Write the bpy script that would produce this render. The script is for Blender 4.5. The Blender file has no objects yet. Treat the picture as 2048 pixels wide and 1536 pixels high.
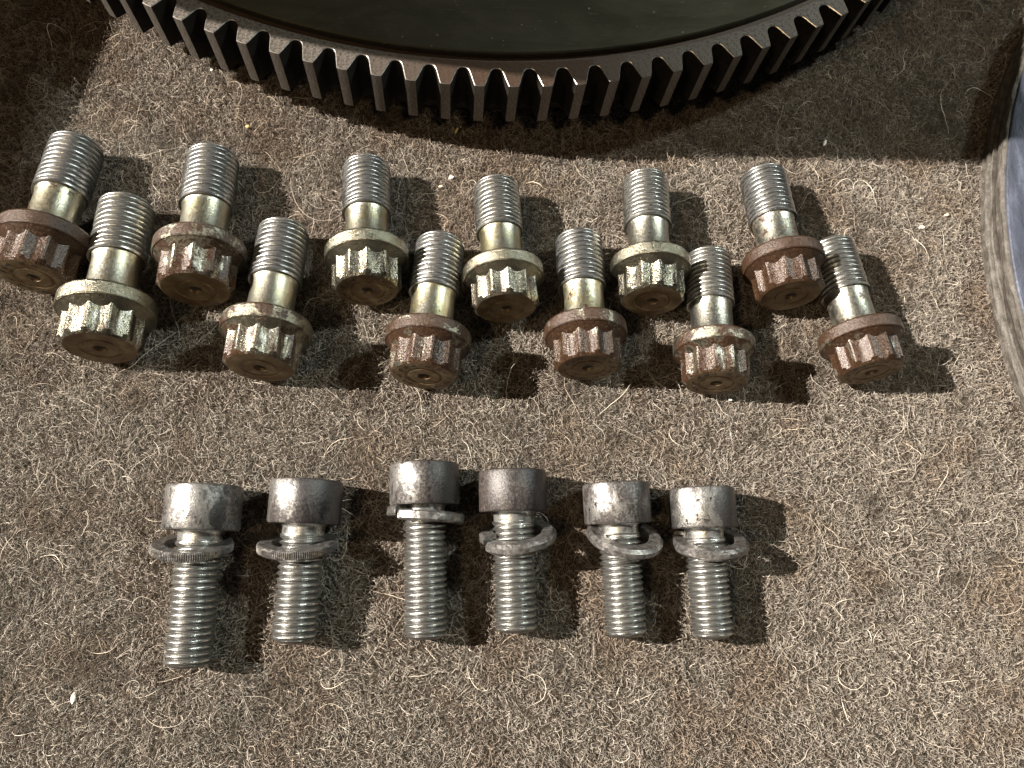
import bpy, bmesh, math, random
import numpy as np
from mathutils import Vector, Matrix

random.seed(7)
rng = np.random.default_rng(11)
MM = 0.001
SC = bpy.context.scene
COL = SC.collection
PI = math.pi

# ------------------------------------------------------------------ camera
CAM_H = 211.25
cam_d = bpy.data.cameras.new('camera')
cam_d.sensor_fit = 'HORIZONTAL'
cam_d.sensor_width = 36.0
cam_d.lens = 27.03
cam_d.clip_start = 0.005
cam_d.clip_end = 20.0
cam = bpy.data.objects.new('camera', cam_d)
COL.objects.link(cam)
R3 = Matrix(((0.99728919, -0.02038743, -0.07070093),
             (0.0, 0.96084918, -0.27707192),
             (0.07358171, 0.27632083, 0.9582445)))
M4 = R3.to_4x4()
M4.translation = Vector((0, 0, CAM_H * MM))
cam.matrix_world = M4
SC.camera = cam

# ------------------------------------------------------------------ world + lamps (a dim workshop lit by two lamps, plus an added warm fill)
w = bpy.data.worlds.new('World')
SC.world = w
w.use_nodes = True
bg = w.node_tree.nodes['Background']
bg.inputs[0].default_value = (0.95, 0.93, 1.0, 1)
bg.inputs[1].default_value = 0.026
SC.view_settings.view_transform = 'Standard'
SC.view_settings.look = 'None'
SC.view_settings.exposure = 0.0
SC.view_settings.gamma = 1.0


def lamp(name, pos, target, power, size, color):
    d = bpy.data.lights.new(name, 'AREA')
    d.shape = 'DISK'
    d.size = size * MM
    d.energy = power
    d.color = color
    o = bpy.data.objects.new(name, d)
    COL.objects.link(o)
    o.location = Vector(pos) * MM
    dr = (Vector(target) - Vector(pos)).normalized()
    o.rotation_euler = dr.to_track_quat('-Z', 'Y').to_euler()
    return o


lamp('warm_lamp', (-2602, 393, 1900), (20, 70, 0), 560.0, 34, (1.0, 0.935, 0.85))
lamp('cool_lamp', (1400, 790, 1500), (20, 70, 0), 34.0, 110, (0.89, 1.0, 0.95))
lamp('added_warm_fill', (-650, -450, 1250), (20, 70, 0), 4.9, 160, (1.0, 0.76, 0.46))  # added soft fill that lifts the shadows, not a lamp of the workshop

# ------------------------------------------------------------------ node helpers


class NT:
    def __init__(s, name):
        s.m = bpy.data.materials.new(name)
        s.m.use_nodes = True
        s.t = s.m.node_tree
        s.b = s.t.nodes['Principled BSDF']
        s.out = s.t.nodes['Material Output']

    def n(s, typ, **kw):
        nd = s.t.nodes.new(typ)
        for k, v in kw.items():
            if k.startswith('i_'):
                key = k[2:]
                nd.inputs[int(key) if key.isdigit() else key].default_value = v
            else:
                setattr(nd, k, v)
        return nd

    def l(s, a, b):
        s.t.links.new(a, b)

    def coords(s, offset=True):
        """object coordinates in mm, shifted by a per-object seed"""
        tc = s.n('ShaderNodeTexCoord')
        mp = s.n('ShaderNodeVectorMath', operation='SCALE')
        mp.inputs['Scale'].default_value = 1000.0
        s.l(tc.outputs['Object'], mp.inputs[0])
        if not offset:
            return mp.outputs[0]
        at = s.n('ShaderNodeAttribute', attribute_type='OBJECT', attribute_name='seed')
        ad = s.n('ShaderNodeVectorMath', operation='ADD')
        s.l(mp.outputs[0], ad.inputs[0])
        s.l(at.outputs['Vector'], ad.inputs[1])
        return ad.outputs[0]

    def noise(s, vec, scale, detail=4, rough=0.55, dist=0.0):
        nd = s.n('ShaderNodeTexNoise')
        nd.inputs['Scale'].default_value = scale
        nd.inputs['Detail'].default_value = detail
        nd.inputs['Roughness'].default_value = rough
        nd.inputs['Distortion'].default_value = dist
        s.l(vec, nd.inputs['Vector'])
        return nd.outputs['Fac']

    def stretch(s, vec, xyz):
        nd = s.n('ShaderNodeVectorMath', operation='MULTIPLY')
        nd.inputs[1].default_value = xyz
        s.l(vec, nd.inputs[0])
        return nd.outputs[0]

    def ramp(s, fac, stops, interp='LINEAR'):
        nd = s.n('ShaderNodeValToRGB')
        nd.color_ramp.interpolation = interp
        e = nd.color_ramp.elements
        while len(e) > 1:
            e.remove(e[-1])
        for i, (p, c) in enumerate(stops):
            el = e[0] if i == 0 else e.new(p)
            el.position = p
            c = c if isinstance(c, (tuple, list)) else (c, c, c)
            el.color = (c[0], c[1], c[2], 1)
        s.l(fac, nd.inputs['Fac'])
        return nd.outputs['Color']

    def mix(s, fac, a, b, mode='MIX'):
        nd = s.n('ShaderNodeMix', data_type='RGBA', blend_type=mode)
        for sock, v in ((nd.inputs['Factor'], fac), (nd.inputs['A'], a), (nd.inputs['B'], b)):
            if hasattr(v, 'links'):
                s.l(v, sock)
            elif sock.type == 'RGBA':
                sock.default_value = (v[0], v[1], v[2], 1)
            else:
                sock.default_value = v
        # pick colour sockets explicitly (names repeat per data type)
        return nd

    def mixc(s, fac, a, b, mode='MIX'):
        nd = s.n('ShaderNodeMix', data_type='RGBA', blend_type=mode)
        F, A, B = nd.inputs[0], nd.inputs[6], nd.inputs[7]
        for sock, v in ((F, fac), (A, a), (B, b)):
            if hasattr(v, 'is_output'):
                s.l(v, sock)
            elif sock in (A, B):
                sock.default_value = (v[0], v[1], v[2], 1)
            else:
                sock.default_value = v
        return nd.outputs[2]

    def math(s, op, a, b=None, c=None):
        nd = s.n('ShaderNodeMath', operation=op)
        for i, v in enumerate((a, b, c)):
            if v is None:
                continue
            if hasattr(v, 'is_output'):
                s.l(v, nd.inputs[i])
            else:
                nd.inputs[i].default_value = v
        return nd.outputs[0]

    def attr(s, name):
        return s.n('ShaderNodeAttribute', attribute_type='OBJECT', attribute_name=name).outputs['Fac']

    def bump(s, h, strength, dist_mm):
        nd = s.n('ShaderNodeBump')
        nd.inputs['Strength'].default_value = strength
        nd.inputs['Distance'].default_value = dist_mm * MM
        s.l(h, nd.inputs['Height'])
        s.l(nd.outputs[0], s.b.inputs['Normal'])

    def setb(s, **kw):
        for k, v in kw.items():
            k = k.replace('_', ' ')
            sock = s.b.inputs[k]
            if hasattr(v, 'is_output'):
                s.l(v, sock)
            elif sock.type == 'RGBA':
                sock.default_value = (v[0], v[1], v[2], 1)
            else:
                sock.default_value = v


# ------------------------------------------------------------------ materials
RUST = [(0.25, (0.012, 0.007, 0.006)), (0.42, (0.028, 0.014, 0.008)), (0.58, (0.048, 0.025, 0.013)), (0.68, (0.076, 0.047, 0.026)), (0.78, (0.17, 0.12, 0.08))]
SOOT = [(0.25, (0.012, 0.010, 0.009)), (0.45, (0.028, 0.023, 0.021)), (0.62, (0.058, 0.047, 0.041)), (0.8, (0.14, 0.115, 0.095))]


def mat_rusted(name, metal_a, metal_b, bias=0.0, grain=(1, 1, 1), tones=RUST, rmin=0.22, edge=14.0, bmp=0.7, gold=False, pits=False):
    """plated steel with brown rust film; amount from the object's 'rust' property"""
    k = NT(name)
    v = k.coords()
    gv = k.stretch(v, grain)
    n1 = k.noise(gv, 0.22, 5, 0.62, 0.3)
    n2 = k.noise(v, 1.6, 4, 0.65)
    n3 = k.noise(v, 5.0, 3, 0.6)
    patch = k.math('ADD', n1, k.math('MULTIPLY', n2, 0.35))
    # rust where patch < threshold(rust)
    thr = k.math('ADD', k.math('MULTIPLY', k.attr('rust'), 0.55), 0.40 + bias)
    d = k.math('SUBTRACT', thr, patch)
    mask = k.math('MULTIPLY_ADD', d, edge, 0.5)
    mask = k.math('MINIMUM', k.math('MAXIMUM', mask, 0.0), 1.0)
    metal = k.mixc(k.ramp(n1, [(0.35, 0.0), (0.62, 1.0)]), metal_a, metal_b)
    if gold:
        metal = k.mixc(k.attr('gold'), k.mixc(k.ramp(n2, [(0.35, 0.0), (0.65, 1.0)]), (0.27, 0.255, 0.21), (0.42, 0.41, 0.37)), metal)
    metal = k.mixc(k.ramp(n3, [(0.30, 0.55), (0.45, 0.0)]), metal, (0.05, 0.04, 0.03))
    if pits:
        metal = k.mixc(k.ramp(k.noise(v, 0.75, 3, 0.7, 0.5), [(0.365, 0.95), (0.40, 0.0)]), metal, (0.02, 0.016, 0.014))
    rust = k.ramp(n2, tones)
    if pits:
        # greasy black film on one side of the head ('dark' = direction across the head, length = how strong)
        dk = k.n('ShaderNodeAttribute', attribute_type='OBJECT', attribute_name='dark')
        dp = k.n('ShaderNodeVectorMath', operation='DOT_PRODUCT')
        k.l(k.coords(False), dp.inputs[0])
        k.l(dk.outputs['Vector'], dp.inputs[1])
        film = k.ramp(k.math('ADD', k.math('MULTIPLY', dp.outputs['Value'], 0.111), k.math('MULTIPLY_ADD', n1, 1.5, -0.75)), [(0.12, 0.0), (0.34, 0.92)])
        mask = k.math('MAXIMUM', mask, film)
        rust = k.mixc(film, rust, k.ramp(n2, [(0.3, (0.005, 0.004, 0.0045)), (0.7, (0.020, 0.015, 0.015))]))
    k.setb(Base_Color=k.mixc(mask, metal, rust),
           Metallic=k.math('SUBTRACT', 1.0, k.math('MULTIPLY', mask, 0.86)),
           Roughness=k.math('ADD', k.math('MULTIPLY', mask, 0.02), k.math('MULTIPLY_ADD', n2, 0.30, rmin)))
    k.bump(k.math('ADD', k.math('MULTIPLY', n3, 0.5), k.math('ADD', n2, k.math('MULTIPLY', mask, 0.25))), bmp, 0.30)
    return k.m


def mat_head(name):
    """twelve-point head: lengthwise streaks of worn plating, dark film and rust"""
    k = NT(name)
    v = k.coords()
    sv = k.stretch(v, (1.0, 1.0, 0.30))
    n1 = k.noise(sv, 0.50, 4, 0.6, 0.4)
    n0 = k.noise(v, 0.20, 3, 0.5)
    n2 = k.noise(v, 1.7, 4, 0.68)
    n3 = k.noise(v, 5.5, 3, 0.6)
    plate_c = k.ramp(n1, [(0.30, (0.030, 0.027, 0.025)), (0.42, (0.11, 0.10, 0.082)), (0.52, (0.20, 0.182, 0.135)), (0.62, (0.28, 0.265, 0.225)), (0.75, (0.48, 0.47, 0.45))])
    rust = k.ramp(n2, RUST)
    patch = k.math('ADD', k.math('MULTIPLY', n1, 0.55), k.math('ADD', k.math('MULTIPLY', n0, 0.45), k.math('MULTIPLY', n2, 0.30)))
    thr = k.math('ADD', k.math('MULTIPLY', k.attr('rust'), 0.42), 0.42)
    mask = k.math('MINIMUM', k.math('MAXIMUM', k.math('MULTIPLY_ADD', k.math('SUBTRACT', thr, patch), 13.0, 0.5), 0.0), 1.0)
    k.setb(Base_Color=k.mixc(mask, plate_c, rust), Metallic=k.math('SUBTRACT', 0.95, k.math('MULTIPLY', mask, 0.75)),
           Roughness=k.math('MULTIPLY_ADD', n2, 0.36, 0.10))
    k.bump(k.math('ADD', k.math('MULTIPLY', n3, 0.25), k.math('ADD', n2, k.math('MULTIPLY', n1, 1.5))), 0.5, 0.34)
    return k.m


def mat_thread(name, a, b, dirt=0.5):
    """steel thread: worn bright crests, black grime lodged in the roots"""
    k = NT(name)
    v = k.coords()
    raw = k.coords(False)
    ln = k.n('ShaderNodeVectorMath', operation='LENGTH')
    k.l(k.stretch(raw, (1, 1, 0)), ln.inputs[0])
    n1 = k.noise(v, 0.30, 4, 0.6)
    n2 = k.noise(k.stretch(v, (1, 1, 2.2)), 1.1, 4, 0.65)
    n3 = k.noise(v, 4.0, 3, 0.6)
    col = k.mixc(k.ramp(n1, [(0.38, 0.0), (0.62, 1.0)]), a, b)
    below = k.math('SUBTRACT', k.attr('crest'), ln.outputs['Value'])       # depth under the crest, mm
    recessed = k.math('ADD', below, k.math('MULTIPLY_ADD', n1, 1.3, -0.95 + 0.35 * dirt))
    grime = k.ramp(recessed, [(0.30, 0.0), (0.62, dirt)])
    spots = k.ramp(n2, [(0.30, dirt), (0.44, 0.0)])
    grime = k.math('MAXIMUM', grime, spots)
    col = k.mixc(grime, col, (0.022, 0.019, 0.017))
    k.setb(Base_Color=col, Metallic=k.math('SUBTRACT', 1.0, k.math('MULTIPLY', grime, 0.6)),
           Roughness=k.math('MULTIPLY_ADD', n2, 0.28, 0.16))
    k.bump(k.math('ADD', n3, n2), 0.35, 0.12)
    return k.m


def mat_endface(name):
    k = NT(name)
    v = k.coords()
    n1 = k.noise(v, 0.22, 4, 0.6)
    n2 = k.noise(v, 1.4, 4, 0.65)
    col = k.ramp(n1, [(0.30, (0.07, 0.035, 0.018)), (0.5, (0.14, 0.095, 0.047)), (0.68, (0.22, 0.175, 0.105))])
    col = k.mixc(k.ramp(n2, [(0.30, 0.8), (0.46, 0.0)]), col, (0.05, 0.028, 0.018))
    k.setb(Base_Color=col, Metallic=0.45, Roughness=k.math('MULTIPLY_ADD', n2, 0.3, 0.35))
    k.bump(n2, 0.5, 0.2)
    return k.m


def mat_plain(name, col, metallic=0.0, rough=0.6, nscale=1.0, var=0.35, bump=0.3, dist=0.15):
    k = NT(name)
    v = k.coords()
    n = k.noise(v, nscale, 4, 0.6)
    dark = tuple(c * (1 - var) for c in col)
    lite = tuple(min(1, c * (1 + var)) for c in col)
    k.setb(Base_Color=k.ramp(n, [(0.3, dark), (0.7, lite)]), Metallic=metallic,
           Roughness=k.math('MULTIPLY_ADD', n, 0.2, rough - 0.1))
    k.bump(n, bump, dist)
    return k.m


M = {}
M['flange'] = mat_rusted('rusty_plated_flange', (0.21, 0.19, 0.135), (0.30, 0.28, 0.22), -0.05, rmin=0.16, bmp=0.7)
M['head'] = mat_head('streaked_worn_head')
M['shank'] = mat_rusted('yellow_zinc_shank', (0.33, 0.29, 0.145), (0.43, 0.415, 0.34), -0.30, (1, 1, 0.8), rmin=0.20, bmp=0.26, gold=True)
M['thread'] = mat_thread('grey_worn_thread', (0.36, 0.36, 0.35), (0.52, 0.52, 0.51), 0.85)
M['thread_bright'] = mat_thread('bright_zinc_thread', (0.42, 0.415, 0.39), (0.58, 0.575, 0.54), 0.9)
M['face'] = mat_endface('brown_end_face')
M['dimple'] = mat_plain('dark_dimple', (0.018, 0.010, 0.007), 0.0, 0.55)
M['cap'] = mat_rusted('tarnished_cap_steel', (0.19, 0.178, 0.162), (0.30, 0.29, 0.275), -0.02, (0.8, 0.8, 0.5), SOOT, 0.24, 7.0, 0.4, pits=True)
M['washer'] = mat_plain('phosphated_washer', (0.165, 0.153, 0.143), 0.75, 0.36, 0.8, 0.6, 0.8, 0.3)


def mat_ring():
    k = NT('ring_gear_steel')
    v = k.coords(False)
    n1 = k.noise(v, 0.09, 4, 0.6)
    n2 = k.noise(v, 1.7, 4, 0.7)
    n3 = k.noise(v, 0.9, 3, 0.6)
    col = k.ramp(n2, [(0.32, (0.025, 0.020, 0.016)), (0.46, (0.080, 0.067, 0.056)), (0.58, (0.125, 0.107, 0.090)), (0.72, (0.24, 0.21, 0.18))])
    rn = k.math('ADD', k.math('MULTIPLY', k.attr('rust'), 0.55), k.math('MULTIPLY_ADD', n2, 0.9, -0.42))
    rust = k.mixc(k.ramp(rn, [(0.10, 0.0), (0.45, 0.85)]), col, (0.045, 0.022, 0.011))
    pits = k.ramp(n3, [(0.27, 1.0), (0.31, 0.0)])
    col = k.mixc(pits, rust, (0.02, 0.015, 0.012))
    k.setb(Base_Color=col, Metallic=0.55, Roughness=k.math('MULTIPLY_ADD', n2, 0.3, 0.38))
    k.bump(n2, 0.4, 0.15)
    return k.m


def mat_tooth():
    k = NT('ring_gear_tooth_steel')
    v = k.coords(False)
    n2 = k.noise(k.stretch(v, (1, 1, 0.35)), 2.0, 4, 0.7)
    col = k.ramp(n2, [(0.3, (0.06, 0.048, 0.038)), (0.5, (0.115, 0.098, 0.082)), (0.72, (0.19, 0.165, 0.14))])
    k.setb(Base_Color=col, Metallic=0.6, Roughness=k.math('MULTIPLY_ADD', n2, 0.25, 0.36))
    k.bump(n2, 0.35, 0.12)
    return k.m


def mat_friction():
    k = NT('machined_friction_face')
    v = k.coords(False)
    ln = k.n('ShaderNodeVectorMath', operation='LENGTH')
    k.l(k.stretch(v, (1, 1, 0)), ln.inputs[0])
    cmb = k.n('ShaderNodeCombineXYZ')
    k.l(ln.outputs['Value'], cmb.inputs[0])
    rings = k.noise(cmb.outputs[0], 1.6, 5, 0.7)
    n1 = k.noise(v, 0.025, 4, 0.6)
    n2 = k.noise(v, 0.6, 4, 0.7)
    col = k.ramp(n1, [(0.3, (0.042, 0.038, 0.024)), (0.55, (0.056, 0.052, 0.035)), (0.75, (0.066, 0.055, 0.042))])
    spk = k.ramp(n2, [(0.69, 0.0), (0.73, 1.0)])
    sm = k.noise(k.stretch(v, (0.5, 1.6, 1)), 0.05, 5, 0.7, 1.2)
    col = k.mixc(k.ramp(sm, [(0.40, 0.0), (0.66, 0.55)]), col, (0.10, 0.085, 0.062))
    sc = k.noise(k.stretch(v, (0.25, 3.0, 1)), 0.9, 3, 0.6, 0.6)
    col = k.mixc(k.ramp(sc, [(0.66, 0.0), (0.70, 0.4)]), col, (0.16, 0.15, 0.13))
    col = k.mixc(spk, col, (0.5, 0.45, 0.38))
    k.setb(Base_Color=col, Metallic=0.85, Roughness=k.math('MULTIPLY_ADD', rings, 0.18, 0.36))
    k.bump(k.math('ADD', rings, k.math('MULTIPLY', n2, 0.3)), 0.25, 0.05)
    return k.m


def mat_mud():
    k = NT('muddy_rim')
    v = k.coords(False)
    n1 = k.noise(k.stretch(v, (1, 1, 1.6)), 0.30, 5, 0.65)
    n2 = k.noise(v, 1.8, 4, 0.7)
    col = k.ramp(n1, [(0.28, (0.030, 0.025, 0.020)), (0.48, (0.066, 0.057, 0.046)), (0.62, (0.112, 0.100, 0.086)), (0.78, (0.105, 0.097, 0.093))])
    ln = k.n('ShaderNodeVectorMath', operation='LENGTH')
    k.l(k.stretch(v, (1, 1, 0)), ln.inputs[0])
    recessed = k.math('SUBTRACT', 176.0, ln.outputs['Value'])  # darker the deeper inside the rim radius
    col = k.mixc(k.ramp(k.math('MULTIPLY_ADD', recessed, 0.2, k.math('MULTIPLY_ADD', n1, 0.5, -0.25)), [(0.18, 0.0), (0.42, 0.9)]), col, (0.022, 0.017, 0.013))
    col = k.mixc(k.ramp(n2, [(0.34, 0.9), (0.47, 0.0)]), col, (0.035, 0.026, 0.02))
    k.setb(Base_Color=col, Metallic=0.1, Roughness=k.math('MULTIPLY_ADD', n2, 0.4, 0.32))
    k.bump(k.math('ADD', n1, k.math('MULTIPLY', n2, 0.6)), 0.8, 0.6)
    return k.m


def mat_bluesteel():
    k = NT('oily_blue_grey_steel')
    v = k.coords(False)
    n1 = k.noise(k.stretch(v, (1.5, 0.35, 1)), 0.20, 5, 0.65)
    n2 = k.noise(v, 1.2, 4, 0.7)
    col = k.ramp(n1, [(0.3, (0.028, 0.030, 0.042)), (0.5, (0.048, 0.053, 0.074)), (0.7, (0.095, 0.108, 0.145))])
    col = k.mixc(k.ramp(n2, [(0.28, 0.7), (0.42, 0.0)]), col, (0.08, 0.075, 0.08))
    k.setb(Base_Color=col, Metallic=0.5, Roughness=k.math('MULTIPLY_ADD', n2, 0.4, 0.30))
    k.bump(k.math('ADD', n1, n2), 0.6, 0.35)
    return k.m


M['ring'] = mat_ring()
M['tooth'] = mat_tooth()
M['friction'] = mat_friction()
M['gullet_shade'] = mat_plain('black_gullet_shade', (0.010, 0.008, 0.0065), 0.0, 0.75, 0.8, 0.5)  # near-black colour that paints in the shade of tooth gullets and flanks
M['gullet_shade'].node_tree.nodes['Principled BSDF'].inputs['Specular IOR Level'].default_value = 0.12
M['edge'] = mat_plain('worn_bright_edge', (0.50, 0.47, 0.42), 0.95, 0.36, 1.5, 0.4, 0.4, 0.1)
M['mud'] = mat_mud()
M['blue'] = mat_bluesteel()
M['iron'] = mat_plain('dark_cast_iron', (0.05, 0.042, 0.036), 0.3, 0.6, 0.5)
M['wood'] = mat_plain('grey_wood', (0.25, 0.19, 0.13), 0.0, 0.7, 0.05)

# ------------------------------------------------------------------ mesh helpers


def tag(o, label=None, cat=None, group=None, kind=None):
    if label:
        o['label'] = label
    if cat:
        o['category'] = cat
    if group:
        o['group'] = group
    if kind:
        o['kind'] = kind
    return o


def empty(name, loc=(0, 0, 0)):
    o = bpy.data.objects.new(name, None)
    o.empty_display_size = 0.01
    COL.objects.link(o)
    o.location = Vector(loc) * MM
    return o


def link(name, mesh, mat, parent=None, smooth_angle=None):
    if mat is not None and not mesh.materials:
        mesh.materials.append(mat)
    o = bpy.data.objects.new(name, mesh)
    COL.objects.link(o)
    if parent is not None:
        o.parent = parent
    return o


def mesh_from(name, verts, faces, smooth=True, sharp=35.0):
    """verts in mm"""
    me = bpy.data.meshes.new(name)
    me.from_pydata([(x * MM, y * MM, z * MM) for x, y, z in verts], [], faces)
    me.update()
    bm = bmesh.new()
    bm.from_mesh(me)
    bmesh.ops.recalc_face_normals(bm, faces=bm.faces)
    a = math.radians(sharp)
    for f in bm.faces:
        f.smooth = smooth
    if smooth:
        for e in bm.edges:
            if len(e.link_faces) == 2 and e.calc_face_angle(0.0) > a:
                e.smooth = False
    bm.to_mesh(me)
    bm.free()
    return me


def lathe(name, prof, n=64, closed=True, sharp=35.0, wob=None):
    """prof: list of (r, z) mm; closed: ends on the axis are capped"""
    verts, faces = [], []
    rings = []
    for r, z in prof:
        if r < 1e-6:
            rings.append([len(verts)])
            verts.append((0, 0, z))
        else:
            ids = []
            for i in range(n):
                a = 2 * PI * i / n
                rr = r * (wob(a, z) if wob else 1.0)
                ids.append(len(verts))
                verts.append((rr * math.cos(a), rr * math.sin(a), z))
            rings.append(ids)
    for a, b in zip(rings[:-1], rings[1:]):
        for i in range(n):
            j = (i + 1) % n
            if len(a) == 1:
                faces.append((a[0], b[i], b[j]))
            elif len(b) == 1:
                faces.append((a[i], a[j], b[0]))
            else:
                faces.append((a[i], a[j], b[j], b[i]))
    return mesh_from(name, verts, faces, True, sharp)


def thread_mesh(name, r, depth, pitch, z0, z1, chamfer=1.6, n=44, per=13, runout=1.0):
    """helical V thread from z0 to z1 (z1 = tip), closed tip with chamfer"""
    steps = int((z1 - z0) / pitch * per)
    rd = np.random.default_rng(int(z1 * 97) % 9973)
    gz, ga = int((z1 - z0) / 1.1) + 3, 14
    dent = np.clip(rd.random((gz, ga)) - 0.62, 0, 1) * 0.75
    verts, faces = [], []
    for k in range(steps + 1):
        z = z0 + (z1 - z0) * k / steps
        for i in range(n):
            t = (z / pitch - i / n) % 1.0
            tri = abs(2 * t - 1)            # 1 crest .. 0 root
            tri = min(1.0, max(0.0, (tri - 0.08) / 0.84))
            d = depth * (1 - tri)
            if z - z0 < runout:
                d *= (z - z0) / runout
            # worn and knocked crests: the same places on every coil side, differing round the shank
            u, v_ = (z - z0) / 1.1, i / n * ga
            iu, iv = int(u), int(v_)
            fu, fv = u - iu, v_ - iv
            dn = ((dent[iu, iv % ga] * (1 - fu) + dent[iu + 1, iv % ga] * fu) * (1 - fv)
                  + (dent[iu, (iv + 1) % ga] * (1 - fu) + dent[iu + 1, (iv + 1) % ga] * fu) * fv)
            rr = min(r - d, r - 0.9 * dn)
            e = z1 - z
            if e < chamfer:
                q = (chamfer - e) / chamfer
                rr = min(rr, r - 0.32 * r * q * q - 0.25 * q)
            a = 2 * PI * i / n
            verts.append((rr * math.cos(a), rr * math.sin(a), z))
    for k in range(steps):
        for i in range(n):
            j = (i + 1) % n
            faces.append((k * n + i, k * n + j, (k + 1) * n + j, (k + 1) * n + i))
    c = len(verts)
    verts.append((0, 0, z1 + 0.05))
    c0 = len(verts)
    verts.append((0, 0, z0))
    for i in range(n):
        j = (i + 1) % n
        faces.append((steps * n + i, steps * n + j, c))
        faces.append((j, i, c0))
    return mesh_from(name, verts, faces, True, 75.0)


def star_head(name):
    """12-point head, z from 0.0 (end face side) to 8.9 (meets flange)"""
    pts = []
    m = 12
    for i in range(m):
        a = 2 * PI * i / m
        h = PI / m
        # peak flat, flank, rounded valley, flank
        for da, r in ((-0.10, 9.65), (0.10, 9.65), (0.45, 9.20), (0.80, 8.84), (1.0, 8.74), (1.20, 8.84), (1.55, 9.20)):
            pts.append((a + da * h, r))
    n = len(pts)
    levels = ((0.0, 'c', 8.35), (0.55, 'c', 8.95), (1.15, 'p', 1.0), (7.4, 'p', 1.0), (9.3, 'p', 1.05))
    verts, faces = [], []
    for z, mode, q in levels:
        for a, r in pts:
            rr = min(r, q) if mode == 'c' else (r * q if mode == 'p' else 0.25 * r + 0.75 * q)
            verts.append((rr * math.cos(a), rr * math.sin(a), z))
    L = len(levels)
    for k in range(L - 1):
        for i in range(n):
            j = (i + 1) % n
            faces.append((k * n + i, k * n + j, (k + 1) * n + j, (k + 1) * n + i))
    faces.append(tuple((L - 1) * n + i for i in range(n)))
    return mesh_from(name, verts, faces, True, 22.0)


def axis_matrix(p0, p1, roll=0.0):
    """local z from p0 to p1 (mm)"""
    p0, p1 = Vector(p0), Vector(p1)
    q = (p1 - p0).normalized().to_track_quat('Z', 'Y')
    m = q.to_matrix().to_4x4() @ Matrix.Rotation(roll, 4, 'Z')
    m.translation = p0 * MM
    return m


def bezier_noise2(x, y, cell, seed):
    """smooth 2-D value noise, 0..1 (numpy arrays, mm)"""
    g = np.random.default_rng(seed).random((256, 256))
    u, v = x / cell + 60.3, y / cell + 60.7
    iu, iv = np.floor(u).astype(int), np.floor(v).astype(int)
    fu, fv = u - iu, v - iv
    fu, fv = fu * fu * (3 - 2 * fu), fv * fv * (3 - 2 * fv)
    a = g[iu % 256, iv % 256]
    b = g[(iu + 1) % 256, iv % 256]
    c = g[iu % 256, (iv + 1) % 256]
    d = g[(iu + 1) % 256, (iv + 1) % 256]
    return (a * (1 - fu) + b * fu) * (1 - fv) + (c * (1 - fu) + d * fu) * fv


# ------------------------------------------------------------------ felt sheet (the ground)
def felt_height(x, y):
    return 0.55 * (bezier_noise2(x, y, 9.0, 3) - 0.5) + 0.35 * (bezier_noise2(x, y, 3.1, 4) - 0.5)


def build_felt():
    gx = np.concatenate([np.linspace(-700, -200, 14)[:-1], np.linspace(-200, 260, 300), np.linspace(260, 900, 16)[1:]])
    gy = np.concatenate([np.linspace(-400, -80, 10)[:-1], np.linspace(-80, 240, 210), np.linspace(240, 1000, 18)[1:]])
    X, Y = np.meshgrid(gx, gy, indexing='ij')
    Z = felt_height(X, Y) - 0.15
    nx, ny = X.shape
    V = np.stack([X, Y, Z], -1).reshape(-1, 3) * MM
    I = np.arange(nx * ny).reshape(nx, ny)
    Fq = np.stack([I[:-1, :-1], I[1:, :-1], I[1:, 1:], I[:-1, 1:]], -1).reshape(-1, 4)
    me = bpy.data.meshes.new('felt_surface')
    me.from_pydata(V.tolist(), [], Fq.tolist())
    me.polygons.foreach_set('use_smooth', np.ones(len(Fq), bool))
    me.update()
    k = NT('brown_wool_felt')
    v = k.coords(False)
    n1 = k.noise(v, 0.06, 4, 0.6)
    n2 = k.noise(v, 0.9, 5, 0.7, 0.6)
    n3 = k.noise(v, 3.0, 4, 0.7, 1.0)
    col = k.ramp(n2, [(0.28, (0.025, 0.019, 0.013)), (0.5, (0.062, 0.049, 0.036)), (0.75, (0.12, 0.097, 0.074))])
    col = k.mixc(k.ramp(n1, [(0.40, 0.0), (0.62, 0.3)]), col, (0.07, 0.05, 0.038))
    col = k.mixc(k.ramp(n3, [(0.3, 0.6), (0.5, 0.0)]), col, (0.04, 0.03, 0.022))
    k.setb(Base_Color=col, Roughness=0.95, Specular_IOR_Level=0.1)
    k.bump(k.math('ADD', n2, n3), 1.0, 0.8)
    o = link('felt_surface', me, k.m)
    tag(o, 'brown matted wool felt blanket covering the whole bench', 'felt', kind='structure')
    return o


build_felt()


# ------------------------------------------------------------------ wool fibres
FLY_C = (3.4, 347.2)


def fibre_material():
    k = NT('wool_fibre')
    at = k.n('ShaderNodeAttribute', attribute_type='GEOMETRY', attribute_name='tint')
    k.setb(Base_Color=at.outputs['Color'], Roughness=0.55, Specular_IOR_Level=0.35)
    return k.m


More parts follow.
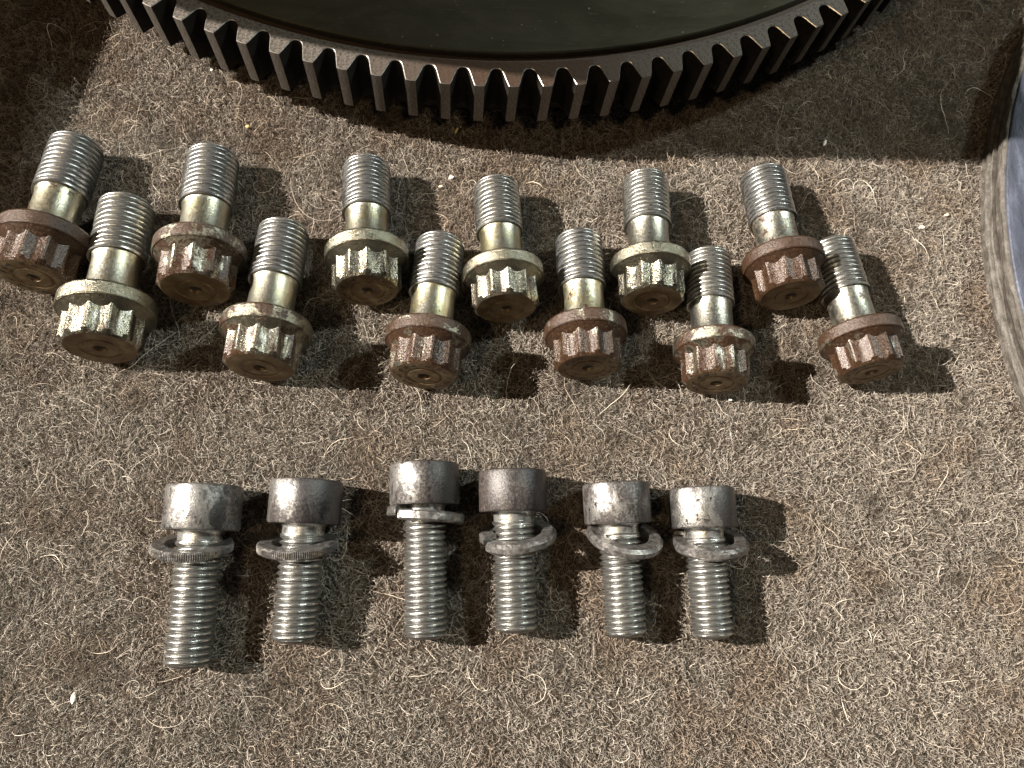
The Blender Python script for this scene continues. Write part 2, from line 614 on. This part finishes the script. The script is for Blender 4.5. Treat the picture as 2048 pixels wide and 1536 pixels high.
def fibres(name, n, npts, x0, x1, y0, y1, len_mu, len_sig, rad, zlift, kurl, shade, label):
    x = rng.uniform(x0, x1, n)
    y = rng.uniform(y0, y1, n)
    # clear of the flywheel body and thin out by a clumpy density
    keep = (np.hypot(x - FLY_C[0], y - FLY_C[1]) > 195.5)
    dens = 0.55 + 0.75 * bezier_noise2(x, y, 2.2, 21)
    keep &= rng.random(n) < dens
    x, y = x[keep], y[keep]
    n = len(x)
    L = np.clip(rng.lognormal(math.log(len_mu), len_sig, n), 0.8, 48.0)
    th = rng.uniform(0, 2 * PI, n) 
    # a little preferred lie, changing from place to place
    lie = 2 * PI * bezier_noise2(x, y, 35.0, 31)
    th = np.where(rng.random(n) < 0.35, lie + rng.normal(0, 0.6, n), th)
    k0 = rng.normal(0, kurl, n) / np.sqrt(L)
    k1 = rng.normal(0, kurl, n) / np.sqrt(L)
    s = np.linspace(0, 1, npts)
    P = np.zeros((n, npts, 3))
    ds = L / (npts - 1)
    ang = th.copy()
    P[:, 0, 0], P[:, 0, 1] = x, y
    for i in range(1, npts):
        ang = ang + (k0 + k1 * (2 * s[i] - 1) * 1.5) * ds + rng.normal(0, 0.12, n)
        P[:, i, 0] = P[:, i - 1, 0] + np.cos(ang) * ds
        P[:, i, 1] = P[:, i - 1, 1] + np.sin(ang) * ds
    amp = zlift * rng.gamma(1.6, 0.6, n)
    skew = rng.uniform(0.6, 1.6, n)
    prof = np.sin(PI * s[None, :] ** skew[:, None])
    wav = rng.normal(0, 0.10, (n, npts))
    P[:, :, 2] = felt_height(P[:, :, 0], P[:, :, 1]) - 0.12 + amp[:, None] * prof + wav
    R = np.clip(rng.normal(rad, rad * 0.25, n), rad * 0.4, rad * 1.8)
    Rp = R[:, None] * (0.55 + 0.45 * np.sin(PI * np.clip(s, 0.05, 0.95)))[None, :]
    # tints
    base = np.array(shade)                       # rows: colours to draw from
    idx = rng.integers(0, len(base), n)
    c = base[idx] * rng.uniform(0.45, 1.45, (n, 1))
    c = c * 0.68 + c.mean(1, keepdims=True) * 0.32 * np.array([1.03, 1.0, 0.93])
    c = c * np.array([0.97, 0.95, 0.935])
    patch = bezier_noise2(x, y, 17.0, 41) * 0.6 + bezier_noise2(x, y, 6.0, 42) * 0.4
    q = np.clip((patch - 0.50) * 4.5, 0, 1)[:, None]
    c = c * (1 - q) + q * c * np.array([0.82, 0.74, 0.68])
    oil = bezier_noise2(x, y, 11.0, 51) * 0.6 + bezier_noise2(x, y, 3.5, 52) * 0.4
    q2 = np.clip((oil - 0.63) * 6.0, 0, 1)[:, None]
    c = c * (1 - 0.42 * q2)
    cu = bpy.data.hair_curves.new(name)
    cu.add_curves([npts] * n)
    cu.attributes['position'].data.foreach_set('vector', (P * MM).astype(np.float32).ravel())
    ra = cu.attributes.get('radius') or cu.attributes.new('radius', 'FLOAT', 'POINT')
    ra.data.foreach_set('value', (Rp * MM).astype(np.float32).ravel())
    ta = cu.attributes.new('tint', 'FLOAT_COLOR', 'CURVE')
    ta.data.foreach_set('color', np.concatenate([c, np.ones((n, 1))], 1).astype(np.float32).ravel())
    cu.materials.append(FIB)
    o = bpy.data.objects.new(name, cu)
    COL.objects.link(o)
    tag(o, label, 'wool', kind='stuff')
    return o


FIB = fibre_material()
WOOL = [(0.30, 0.25, 0.198), (0.36, 0.305, 0.25), (0.24, 0.195, 0.152), (0.19, 0.145, 0.112), (0.43, 0.375, 0.305), (0.26, 0.23, 0.19)]
LIGHT = [(0.54, 0.46, 0.36), (0.64, 0.56, 0.46), (0.46, 0.38, 0.29)]
fibres('wool_fibres', 440000, 5, -162, 216, -58, 236, 1.35, 0.5, 0.042, 0.68, 0.55, WOOL, 'short matted brown wool fibres of the felt')
fibres('loose_wool_hairs', 6000, 10, -162, 216, -58, 236, 4.4, 0.65, 0.038, 0.9, 0.55, LIGHT, 'long pale wool hairs lying loose over the felt')
fibres('stray_hairs', 700, 14, -162, 216, -58, 236, 9.0, 0.45, 0.044, 1.7, 0.50, [(0.72, 0.62, 0.48), (0.62, 0.52, 0.40)], 'single long pale hairs curling up from the felt')
SC.cycles_curves.shape = 'RIBBONS'

# ------------------------------------------------------------------ flywheel
Z0, Z1 = 13.0, 29.0            # ring gear underside / top
fly = tag(empty('flywheel', (FLY_C[0], FLY_C[1], 0)),
          'large dark steel flywheel with toothed ring gear at the top of the felt', 'flywheel')
body = lathe('flywheel_body', [(40, 0.05), (195, 0.05), (196, 1.0), (196, 26.0), (40, 26.0), (40, 0.05)], 180)
link('body', body, M['iron'], fly)
fr = lathe('friction_face', [(0, 26.4), (199.0, 26.4), (199.35, 26.8), (199.35, 31.0), (199.0, 31.4), (62, 31.4), (61.5, 31.0), (61.5, 28.5), (0, 28.5)], 256)
link('friction_face', fr, M['friction'], fly)
rg = lathe('ring_gear', [(196.4, Z0), (200.6, Z0), (200.6, Z1), (196.4, Z1), (196.4, Z0)], 274)
ring = link('ring_gear', rg, M['ring'], fly)
NT_TEETH = 137
ring['rust'] = 0.5
PITCH = 2 * PI / NT_TEETH


def tooth_mesh():
    half = [(0.0000, 208.62), (0.0066, 208.5), (0.0088, 207.3), (0.0108, 206.0), (0.0126, 204.8), (0.0144, 203.8), (0.0166, 203.1), (0.0195, 202.75), (PITCH / 2, 202.65)]
    prof = [(-a, r) for a, r in reversed(half)] + half[1:]
    n = len(prof)

    def pt(a, r):
        return (r * math.sin(a), -r * math.cos(a))
    P = [Vector(pt(a, r)) for a, r in prof]
    N = []
    for i in range(n):
        t = (P[min(i + 1, n - 1)] - P[max(i - 1, 0)]).normalized()
        N.append(Vector((t.y, -t.x)))
    ch = 0.18
    inner = [Vector(pt(a, 200.6)) for a, r in prof]
    for i in (0, n - 1):     # keep the seam radial
        N[i] = P[i].normalized()
    Q = [P[i] - N[i] * ch for i in range(n)]
    verts = []
    verts += [(p.x, p.y, Z0) for p in P]           # 0
    verts += [(p.x, p.y, Z1 - ch) for p in P]      # n
    verts += [(p.x, p.y, Z1) for p in Q]           # 2n
    verts += [(p.x, p.y, Z1) for p in inner]       # 3n
    verts += [(p.x, p.y, Z0) for p in inner]       # 4n
    faces = []
    for i in range(n - 1):
        for a, b in ((0, 1), (1, 2), (2, 3), (4, 0)):
            faces.append((a * n + i, a * n + i + 1, b * n + i + 1, b * n + i))
    me = mesh_from('tooth', verts, faces, True, 28.0)
    me.materials.append(M['tooth'])
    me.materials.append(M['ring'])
    me.materials.append(M['edge'])
    me.materials.append(M['gullet_shade'])
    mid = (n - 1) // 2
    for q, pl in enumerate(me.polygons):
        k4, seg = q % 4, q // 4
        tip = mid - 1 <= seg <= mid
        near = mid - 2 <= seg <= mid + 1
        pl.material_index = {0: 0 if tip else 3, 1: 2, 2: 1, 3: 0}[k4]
    return me


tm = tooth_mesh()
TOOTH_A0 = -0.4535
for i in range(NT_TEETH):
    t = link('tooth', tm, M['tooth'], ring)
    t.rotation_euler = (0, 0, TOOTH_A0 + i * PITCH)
    t['rust'] = 0.05 + 0.95 * math.exp(-((i - 11.0) / 3.6) ** 2) + random.uniform(-0.05, 0.1)  # rust peaks mid-arc, partly painting in the shade on the ring there

# ------------------------------------------------------------------ round grooved plate at the right edge
plate = tag(empty('grooved_drum', (164.0 + 176, 93, 0)), 'round drum with grooved muddy brown rim and oily blue-grey top at the right edge', 'drum')
RP = 176.0


def wobble(a, z):
    return 1.0 + 0.0009 * math.sin(a * 37 + z * 1.3) + 0.0007 * math.sin(a * 91 - z * 2.1)


rim = lathe('rim', [(RP - 30, 0.2), (RP - 1.2, 0.2), (RP, 0.7), (RP + 0.1, 1.6), (RP - 1.0, 1.8), (RP - 1.0, 2.4), (RP, 2.6), (RP + 0.1, 3.6), (RP - 0.4, 4.1), (RP - 3.4, 4.3), (RP - 3.4, 5.2), (RP - 0.3, 5.35), (RP, 5.7), (RP - 0.2, 6.2),
                    (RP - 3.8, 6.35), (RP - 3.8, 7.5), (RP - 0.5, 7.7), (RP - 0.3, 9.0), (RP - 0.9, 9.15), (RP - 0.9, 9.5), (RP - 0.3, 9.65), (RP - 0.3, 10.5), (RP - 1.0, 11.0), (RP - 6.0, 11.1), (RP - 6.0, 0.2)], 420, sharp=50, wob=wobble)
link('rim', rim, M['mud'], plate)
tf = lathe('top_face', [(0, 9.0), (RP - 1.3, 9.0), (RP - 1.3, 11.3), (RP - 1.7, 11.7), (RP - 14, 11.9), (RP - 30, 11.7), (0, 11.7)], 300, sharp=50)
link('top_face', tf, M['blue'], plate)

# ------------------------------------------------------------------ twelve-point flange bolts
B_HEAD = star_head('bolt_head')
B_FLANGE = lathe('bolt_flange', [(0, 7.2), (8.7, 7.2), (9.3, 7.5), (10.9, 9.0), (11.25, 9.2), (11.5, 9.2), (11.75, 9.5), (11.75, 12.5), (11.4, 13.1), (0, 13.1)], 72, sharp=20)
B_SHANK = lathe('bolt_shank', [(0, 12.6), (6.7, 12.9), (6.35, 13.4), (6.1, 14.2), (6.05, 24.2), (6.3, 25.2), (6.6, 26.0), (0, 26.0)], 56)
B_THREAD = thread_mesh('bolt_thread', 7.08, 0.72, 1.5, 25.4, 44.0, 2.8, runout=1.4)
B_FACE = lathe('bolt_end_face', [(1.45, 0.75), (1.75, 0.02), (4.2, 0.0), (4.4, 0.22), (4.95, 0.22), (5.15, 0.0), (8.0, -0.03), (8.4, 0.02)], 48, sharp=24)
B_DIMPLE = lathe('bolt_dimple', [(0, 1.25), (0.9, 0.8), (1.47, 0.72)], 24)


def marks_mesh():
    """small stamped strokes round the end face (recess-like dark bars)"""
    verts, faces = [], []
    r2 = random.Random(5)
    for k, a0 in enumerate((0.2, 0.55, 0.9, 1.5, 1.9, 2.25, 2.8, 3.3, 3.65, 4.0, 4.6, 5.1, 5.45, 5.9)):
        for q in range(2):
            a = a0 + q * 0.11
            r = 6.7 + r2.uniform(-0.25, 0.25)
            l, wd = r2.uniform(0.5, 0.85), 0.22
            rot = a + r2.choice((0, PI / 2, 0.5))
            c = Vector((r * math.cos(a), r * math.sin(a)))
            u = Vector((math.cos(rot), math.sin(rot)))
            v = Vector((-u.y, u.x))
            b = len(verts)
            for z in (0.05, -0.045):
                for su, sv in ((-1, -1), (1, -1), (1, 1), (-1, 1)):
                    p = c + u * su * l + v * sv * wd
                    verts.append((p.x, p.y, z))
            faces += [(b, b + 1, b + 2, b + 3), (b + 4, b + 5, b + 6, b + 7)]
            for i in range(4):
                j = (i + 1) % 4
                faces.append((b + i, b + j, b + 4 + j, b + 4 + i))
    return mesh_from('stamped_marks', verts, faces, False)


B_MARKS = marks_mesh()

# head x, y, tip x, y (mm), scale, roll, rust, thread kind, face details, label
BOLTS = [
    (-114.4, 84.7, -112.2, 128.3, 1.050, 0.10, 0.90, 0, 'marks', 'rusty brown flange bolt at the left edge, dark hole in its end face'),
    (-94.1, 65.1, -95.6, 108.3, 1.070, 0.00, 0.24, 1, 'dimple', 'olive plated flange bolt with bright thread, left end of the lower row'),
    (-71.6, 82.5, -73.2, 126.1, 1.055, 0.16, 0.64, 0, 'dimple', 'flange bolt with a half rusty flange and dark thread, top row second from left'),
    (-52.5, 60.7, -50.8, 104.2, 1.030, 0.05, 0.52, 0, 'dimple', 'flange bolt with black gaps between threads, lower row second from left'),
    (-25.5, 83.7, -28.5, 127.4, 0.995, 0.12, 0.18, 0, 'marks', 'flange bolt with clean yellowish flange, top row third from left'),
    (-9.1, 59.3, -5.7, 102.9, 1.005, 0.20, 0.76, 0, 'marks', 'flange bolt with red-brown head under a paler flange, lower row third from left'),
    (13.1, 79.5, 10.1, 123.4, 0.975, 0.07, 0.34, 1, 'dimple', 'flange bolt with the strongest yellow shank, fourth from left in the top row'),
    (35.7, 62.7, 34.8, 106.3, 0.985, 0.15, 0.80, 0, 'marks', 'flange bolt with brown rusted flange and regular grey thread, lower row fourth from left'),
    (54.6, 83.0, 56.0, 128.2, 0.985, 0.02, 0.12, 1, 'dimple', 'pale grey plated flange bolt with hardly any rust, top row second from right'),
    (71.4, 59.1, 73.7, 102.8, 0.965, 0.22, 0.66, 1, 'marks', 'flange bolt half in shade with a flaking silvery head, lower row second from right'),
    (95.3, 85.8, 92.9, 130.6, 1.000, 0.10, 1.0, 0, 'plain', 'leaning flange bolt with dark red rusted head, right end of the top row'),
    (116.5, 63.3, 111.8, 106.5, 0.985, 0.18, 0.82, 1, 'marks', 'most tilted flange bolt with brown flange, right end of the lower row'),
]
for i, (hx, hy, tx, ty, s, roll, rust, tk, det, lab) in enumerate(BOLTS):
    root = tag(empty('flange_bolt'), lab, 'bolt', 'twelve-point flange bolts lying in two rows')
    m = axis_matrix((hx, hy, 11.6), (tx, ty, 5.7), roll)
    root.matrix_world = m @ Matrix.Scale(s, 4)
    parts = [link('head', B_HEAD, M['head'], root), link('flange', B_FLANGE, M['flange'], root),
             link('shank', B_SHANK, M['shank'], root), link('thread', B_THREAD, None, root)]
    if not B_THREAD.materials:
        B_THREAD.materials.append(M['thread'])
    th = parts[3]
    th.material_slots[0].link = 'OBJECT'
    th.material_slots[0].material = M['thread_bright'] if tk else M['thread']
    fc = link('end_face', B_FACE, M['face'], root)
    dm = link('centre_dimple', B_DIMPLE, M['dimple'], fc)
    parts += [fc, dm]
    if det == 'marks':
        parts.append(link('stamped_marks', B_MARKS, M['dimple'], fc))
    th['crest'] = 7.08
    parts[2]['gold'] = (0.75, 0.55, 0.6, 0.7, 0.75, 0.95, 1.0, 0.8, 0.2, 0.15, 0.3, 0.2)[i]
    for p in parts:
        p['rust'] = rust
        p['seed'] = (17.3 * i + 3.0, 9.1 * i - 5.0, 23.7 * i)

# ------------------------------------------------------------------ socket cap screws and their washers


def cap_head(name, r=9.05, L=10.9):
    n = 72
    return lathe(name, [(0, 6.2), (3.6, 5.6), (5.0, 5.4), (5.0, 0.5), (5.4, 0.0), (r - 0.9, 0.0), (r - 0.25, 0.3), (r, 0.95), (r, L - 0.5), (r - 0.3, L - 0.05), (r - 0.8, L), (0, L)], n)


C_HEAD = cap_head('cap_head')

CAPS = [
    (-64.2, 29.8, -64.8, -14.3, 1.045, 44.3, 0.50, 'cap screw at the left end of its row with a blotchy worn head'),
    (-38.4, 31.4, -39.5, -8.8, 1.025, 40.3, 0.58, 'cap screw whose head is black on its right half, second from left'),
    (-8.3, 36.2, -6.8, -7.9, 1.005, 44.3, 0.62, 'cap screw standing highest in the row, its head mottled black and white'),
    (15.0, 34.6, 16.2, -6.5, 0.995, 41.2, 0.95, 'cap screw with the dullest brown-grey head, fourth from left'),
    (42.8, 31.6, 44.6, -7.7, 0.985, 39.4, 0.60, 'slightly leaning cap screw with dark pits along its brownish head'),
    (66.0, 30.6, 67.4, -8.1, 0.980, 38.8, 0.42, 'cap screw with the palest head and a yellowish thread, right end of its row'),
]
for i, (hx, hy, tx, ty, s, L, rust, lab) in enumerate(CAPS):
    root = tag(empty('cap_screw'), lab, 'screw', 'socket cap screws lying in the front row')
    root.matrix_world = axis_matrix((hx, hy, 8.3), (tx, ty, 5.4), 0.7 * i) @ Matrix.Scale(s, 4)
    LL = L / s
    neck = lathe('cap_neck', [(0, 10.6), (5.9, 10.85), (5.35, 11.4), (5.2, 12.0), (5.2, 13.6), (5.0, 14.2), (0, 14.2)], 44)
    thm = thread_mesh('cap_thread', 5.6, 0.86, 1.5, 13.4, LL, 1.6, runout=1.4)
    parts = [link('head', C_HEAD, M['cap'], root), link('neck', neck, M['thread_bright'], root), link('thread', thm, M['thread_bright'], root)]
    for p in parts:
        p['rust'] = rust
        p['crest'] = 5.6
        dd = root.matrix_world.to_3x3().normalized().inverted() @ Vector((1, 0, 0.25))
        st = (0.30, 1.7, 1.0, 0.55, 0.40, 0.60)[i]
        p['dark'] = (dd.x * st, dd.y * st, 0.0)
        p['seed'] = (31.7 * i + 8.0, 4.3 * i + 11.0, 13.9 * i)


def washer_mesh(name, ro, ri, h, gap_deg, offset, knurl=0, rnd=0.45):
    """split ring, axis z; the two ends part by gap_deg and lie offset mm apart along z"""
    n = 360 if knurl else 120
    sec = [(ri + 0.25, -h / 2), (ro - rnd, -h / 2), (ro, -h / 2 + rnd), (ro, h / 2 - rnd), (ro - rnd, h / 2), (ri + 0.25, h / 2), (ri, h / 2 - 0.25), (ri, -h / 2 + 0.25)]
    m = len(sec)
    verts, faces = [], []
    g = math.radians(gap_deg)
    closed = gap_deg <= 0
    cnt = n if closed else n + 1
    for k in range(cnt):
        f = k / n
        a = g / 2 + (2 * PI - g) * f
        dz = offset * (f - 0.5)
        for q, (r, z) in enumerate(sec):
            rr = r
            if knurl and q in (2, 3):
                rr += 0.13 * (1 if k % 3 == 0 else -0.5)
            verts.append((rr * math.cos(a), rr * math.sin(a), z + dz))
    for k in range(n if closed else n):
        k2 = (k + 1) % cnt
        for q in range(m):
            q2 = (q + 1) % m
            faces.append((k * m + q, k * m + q2, k2 * m + q2, k2 * m + q))
    if not closed:
        faces.append(tuple(range(m)))
        faces.append(tuple(reversed([n * m + q for q in range(m)])))
    return mesh_from(name, verts, faces, True, 30.0)


# centre x, y, z, outer r, inner r, height, gap, offset, knurl, tilt, yaw (deg), split angle, label
WASH = [
    (-66.2, 14.3, 7.2, 9.85, 6.3, 2.4, 3, 0.3, 1, 20, -2, 80, 'knurled spring washer loose on the left end cap screw'),
    (-39.9, 14.8, 7.2, 10.0, 6.3, 2.4, 8, 1.0, 1, 20, 0, 40, 'knurled washer with a bright split end, on the second cap screw from left'),
    (-7.6, 22.6, 7.6, 10.1, 6.3, 2.6, 5, 1.0, 0, 3, -4, 226, 'split washer seen edge-on, cut end jutting left, under the mottled screw head'),
    (16.6, 17.6, 7.3, 10.1, 6.3, 2.9, 4, 1.4, 0, 24, 7, 205, 'split washer rising to the right, cut at its left, on the dull brown screw'),
    (44.9, 17.4, 7.3, 10.1, 6.3, 2.9, 3, 0.4, 0, 33, -7, 80, 'smooth grey washer tilted down to the right, on the leaning pitted cap screw'),
    (67.9, 16.0, 7.3, 10.0, 6.3, 2.8, 6, 1.2, 0, 24, 2, 150, 'split washer with its cut behind the thread, on the right end cap screw'),
]
for i, (x, y, z, ro, ri, h, gap, off, kn, tilt, yaw, spl, lab) in enumerate(WASH):
    wm = washer_mesh('spring_washer', ro, ri, h, gap, off, kn, 0.45 if i < 3 else 0.85)
    o = link('spring_washer', wm, M['washer'])
    tag(o, lab, 'washer', 'washers loose on the cap screws')
    t, yw = math.radians(tilt), math.radians(yaw)
    nrm = Vector((0, math.cos(t), math.sin(t)))
    nrm.rotate(Matrix.Rotation(yw, 3, 'Z'))
    xax = Vector((math.cos(yw), math.sin(yw), 0))
    yax = nrm.cross(xax)
    mm = Matrix((xax, yax, nrm)).transposed().to_4x4() @ Matrix.Rotation(math.radians(spl), 4, 'Z')
    mm.translation = Vector((x, y, z)) * MM
    o.matrix_world = mm
    o['seed'] = (5.1 * i, 9.9 * i, 2.0)

# ------------------------------------------------------------------ crumbs and flakes on the felt


def flake(name, loc, size, rot, mat, label, cat, thick=0.4, seed=0):
    r2 = random.Random(seed)
    n = 9
    verts, faces = [], []
    for z in (-0.5, 0.5):
        for i in range(n):
            a = 2 * PI * i / n
            q = 0.8 * r2.uniform(0.75, 1.15) * (0.92 if z > 0 else 1)
            verts.append((size[0] * q * math.cos(a), size[1] * q * math.sin(a), z * thick + r2.uniform(-0.1, 0.1) * thick))
    verts.append((0, 0, 0.75 * thick))
    verts.append((0, 0, -0.6 * thick))
    for i in range(n):
        j = (i + 1) % n
        faces += [(i, j, n + j, n + i), (n + i, n + j, 2 * n), (j, i, 2 * n + 1)]
    o = link(name, mesh_from(name, verts, faces, False), mat)
    o.location = Vector(loc) * MM
    o.rotation_euler = (0.25, -0.2, math.radians(rot))
    tag(o, label, cat)
    o['seed'] = (seed * 3.1, 0, 0)
    return o


WHITE = mat_plain('white_crumb', (0.78, 0.74, 0.66), 0.0, 0.6, 0.9, 0.12)
YEL = mat_plain('straw_flake', (0.62, 0.47, 0.16), 0.0, 0.55, 0.9, 0.2)
TAN = mat_plain('tan_crumb', (0.62, 0.50, 0.36), 0.0, 0.6, 0.9, 0.2)
flake('crumb', (-3.3, 126.4, 0.9), (1.25, 0.75), 25, WHITE, 'white crumb on the felt between two thread tips left of the middle', 'crumb', 0.8, 1)
flake('crumb', (-6.4, 123.4, 0.7), (0.9, 0.45), 10, TAN, 'small tan crumb just below the white crumb', 'crumb', 0.5, 2)
flake('crumb', (145.8, 115.3, 0.9), (1.05, 0.65), -15, WHITE, 'pale crumb on the felt left of the grooved drum', 'crumb', 0.8, 3)
flake('crumb', (154.8, 120.0, 0.9), (0.95, 0.5), 20, TAN, 'cream crumb close beside the grooved drum', 'crumb', 0.7, 4)
flake('straw_flake', (-65.9, 141.3, 0.9), (0.8, 0.55), -10, YEL, 'yellow seed-like flake on the bright felt below the left teeth', 'flake', 0.6, 5)
flake('straw_flake', (-1.9, 143.1, 0.9), (1.5, 0.5), 60, YEL, 'yellow pointed flake in the shade just below the flywheel teeth', 'flake', 0.4, 6)
flake('crumb', (117.4, 144.4, 0.9), (1.5, 0.6), 62, WHITE, 'white sliver in the shade right of the flywheel', 'crumb', 0.6, 7)
flake('crumb', (-92.6, -21.8, 0.9), (0.7, 1.75), -8, WHITE, 'white and pink chip low on the felt left of the cap screws', 'crumb', 0.6, 8)
flake('crumb', (79.0, 57.4, 0.9), (0.7, 0.5), 0, WHITE, 'tiny white crumb below the flaking silvery bolt head', 'crumb', 0.5, 9)
flake('crumb', (-78.6, 161.0, 0.9), (0.55, 0.5), 0, WHITE, 'tiny glossy white bead by the foot of the left gear teeth', 'crumb', 0.7, 10)

# ------------------------------------------------------------------ shelf over the back of the bench (added and unseen, outlined to throw the straight shade on the right)


def box(verts, faces, x0, x1, y0, y1, z0, z1):
    b = len(verts)
    verts += [(x, y, z) for z in (z0, z1) for x, y in ((x0, y0), (x1, y0), (x1, y1), (x0, y1))]
    faces += [(b, b + 3, b + 2, b + 1), (b + 4, b + 5, b + 6, b + 7)] + [(b + i, b + (i + 1) % 4, b + 4 + (i + 1) % 4, b + 4 + i) for i in range(4)]


SH_Z, SH_Y = 120.0, 159.0


def build_blocker():
    root = tag(empty('blocker', (0, 0, 0)), 'added unseen wooden shelf standing over the back of the bench behind the flywheel', 'blocker')
    x0, x1, y1 = -256.2, -5.0, 640.0
    outline = [(x1, y1), (x0, y1)] + [(-255.2, 225.4), (-245.8, 211.2), (-232.6, 196.2), (-219.4, 183.0), (-208.1, 173.6), (-200.6, 169.8), (-193.8, 167.0), (-177.4, 163.2), (-161.3, 160.2), (-149.9, 158.5), (-140.3, 157.6), (-119.4, 156.1), (-40.6, 157.9), (-5.0, 158.4)]
    n = len(outline)
    verts = [(x, y, z) for z in (SH_Z, SH_Z + 18) for x, y in outline]
    faces = [tuple(range(n)), tuple(range(n, 2 * n))] + [(i, (i + 1) % n, n + (i + 1) % n, n + i) for i in range(n)]
    link('board', mesh_from('blocker_board', verts, faces, False), M['wood'], root)
    for x in (x0 + 18, x1 - 18):
        v, f = [], []
        box(v, f, x - 12, x + 12, 605, 635, 0, SH_Z - 0.5)
        link('post', mesh_from('blocker_post', v, f, False), M['wood'], root)


build_blocker()


def build_shade_box():  # unseen box, added to cast the dark corner at upper left
    root = tag(empty('shade_box', (-190.2, 116.5, 0)), 'added unseen wooden box beyond the left edge, placed to shade the upper left corner', 'box')
    root.rotation_euler = (0, 0, math.radians(-11.5))
    v, f = [], []
    box(v, f, -140, 0, 0, 220, 0.2, 46.0)
    link('case', mesh_from('shade_box_case', v, f, False), M['wood'], root)
    v, f = [], []
    box(v, f, -141, 1, -1, 221, 46.2, 50.0)
    link('lid', mesh_from('shade_box_lid', v, f, False), M['wood'], root)


build_shade_box()
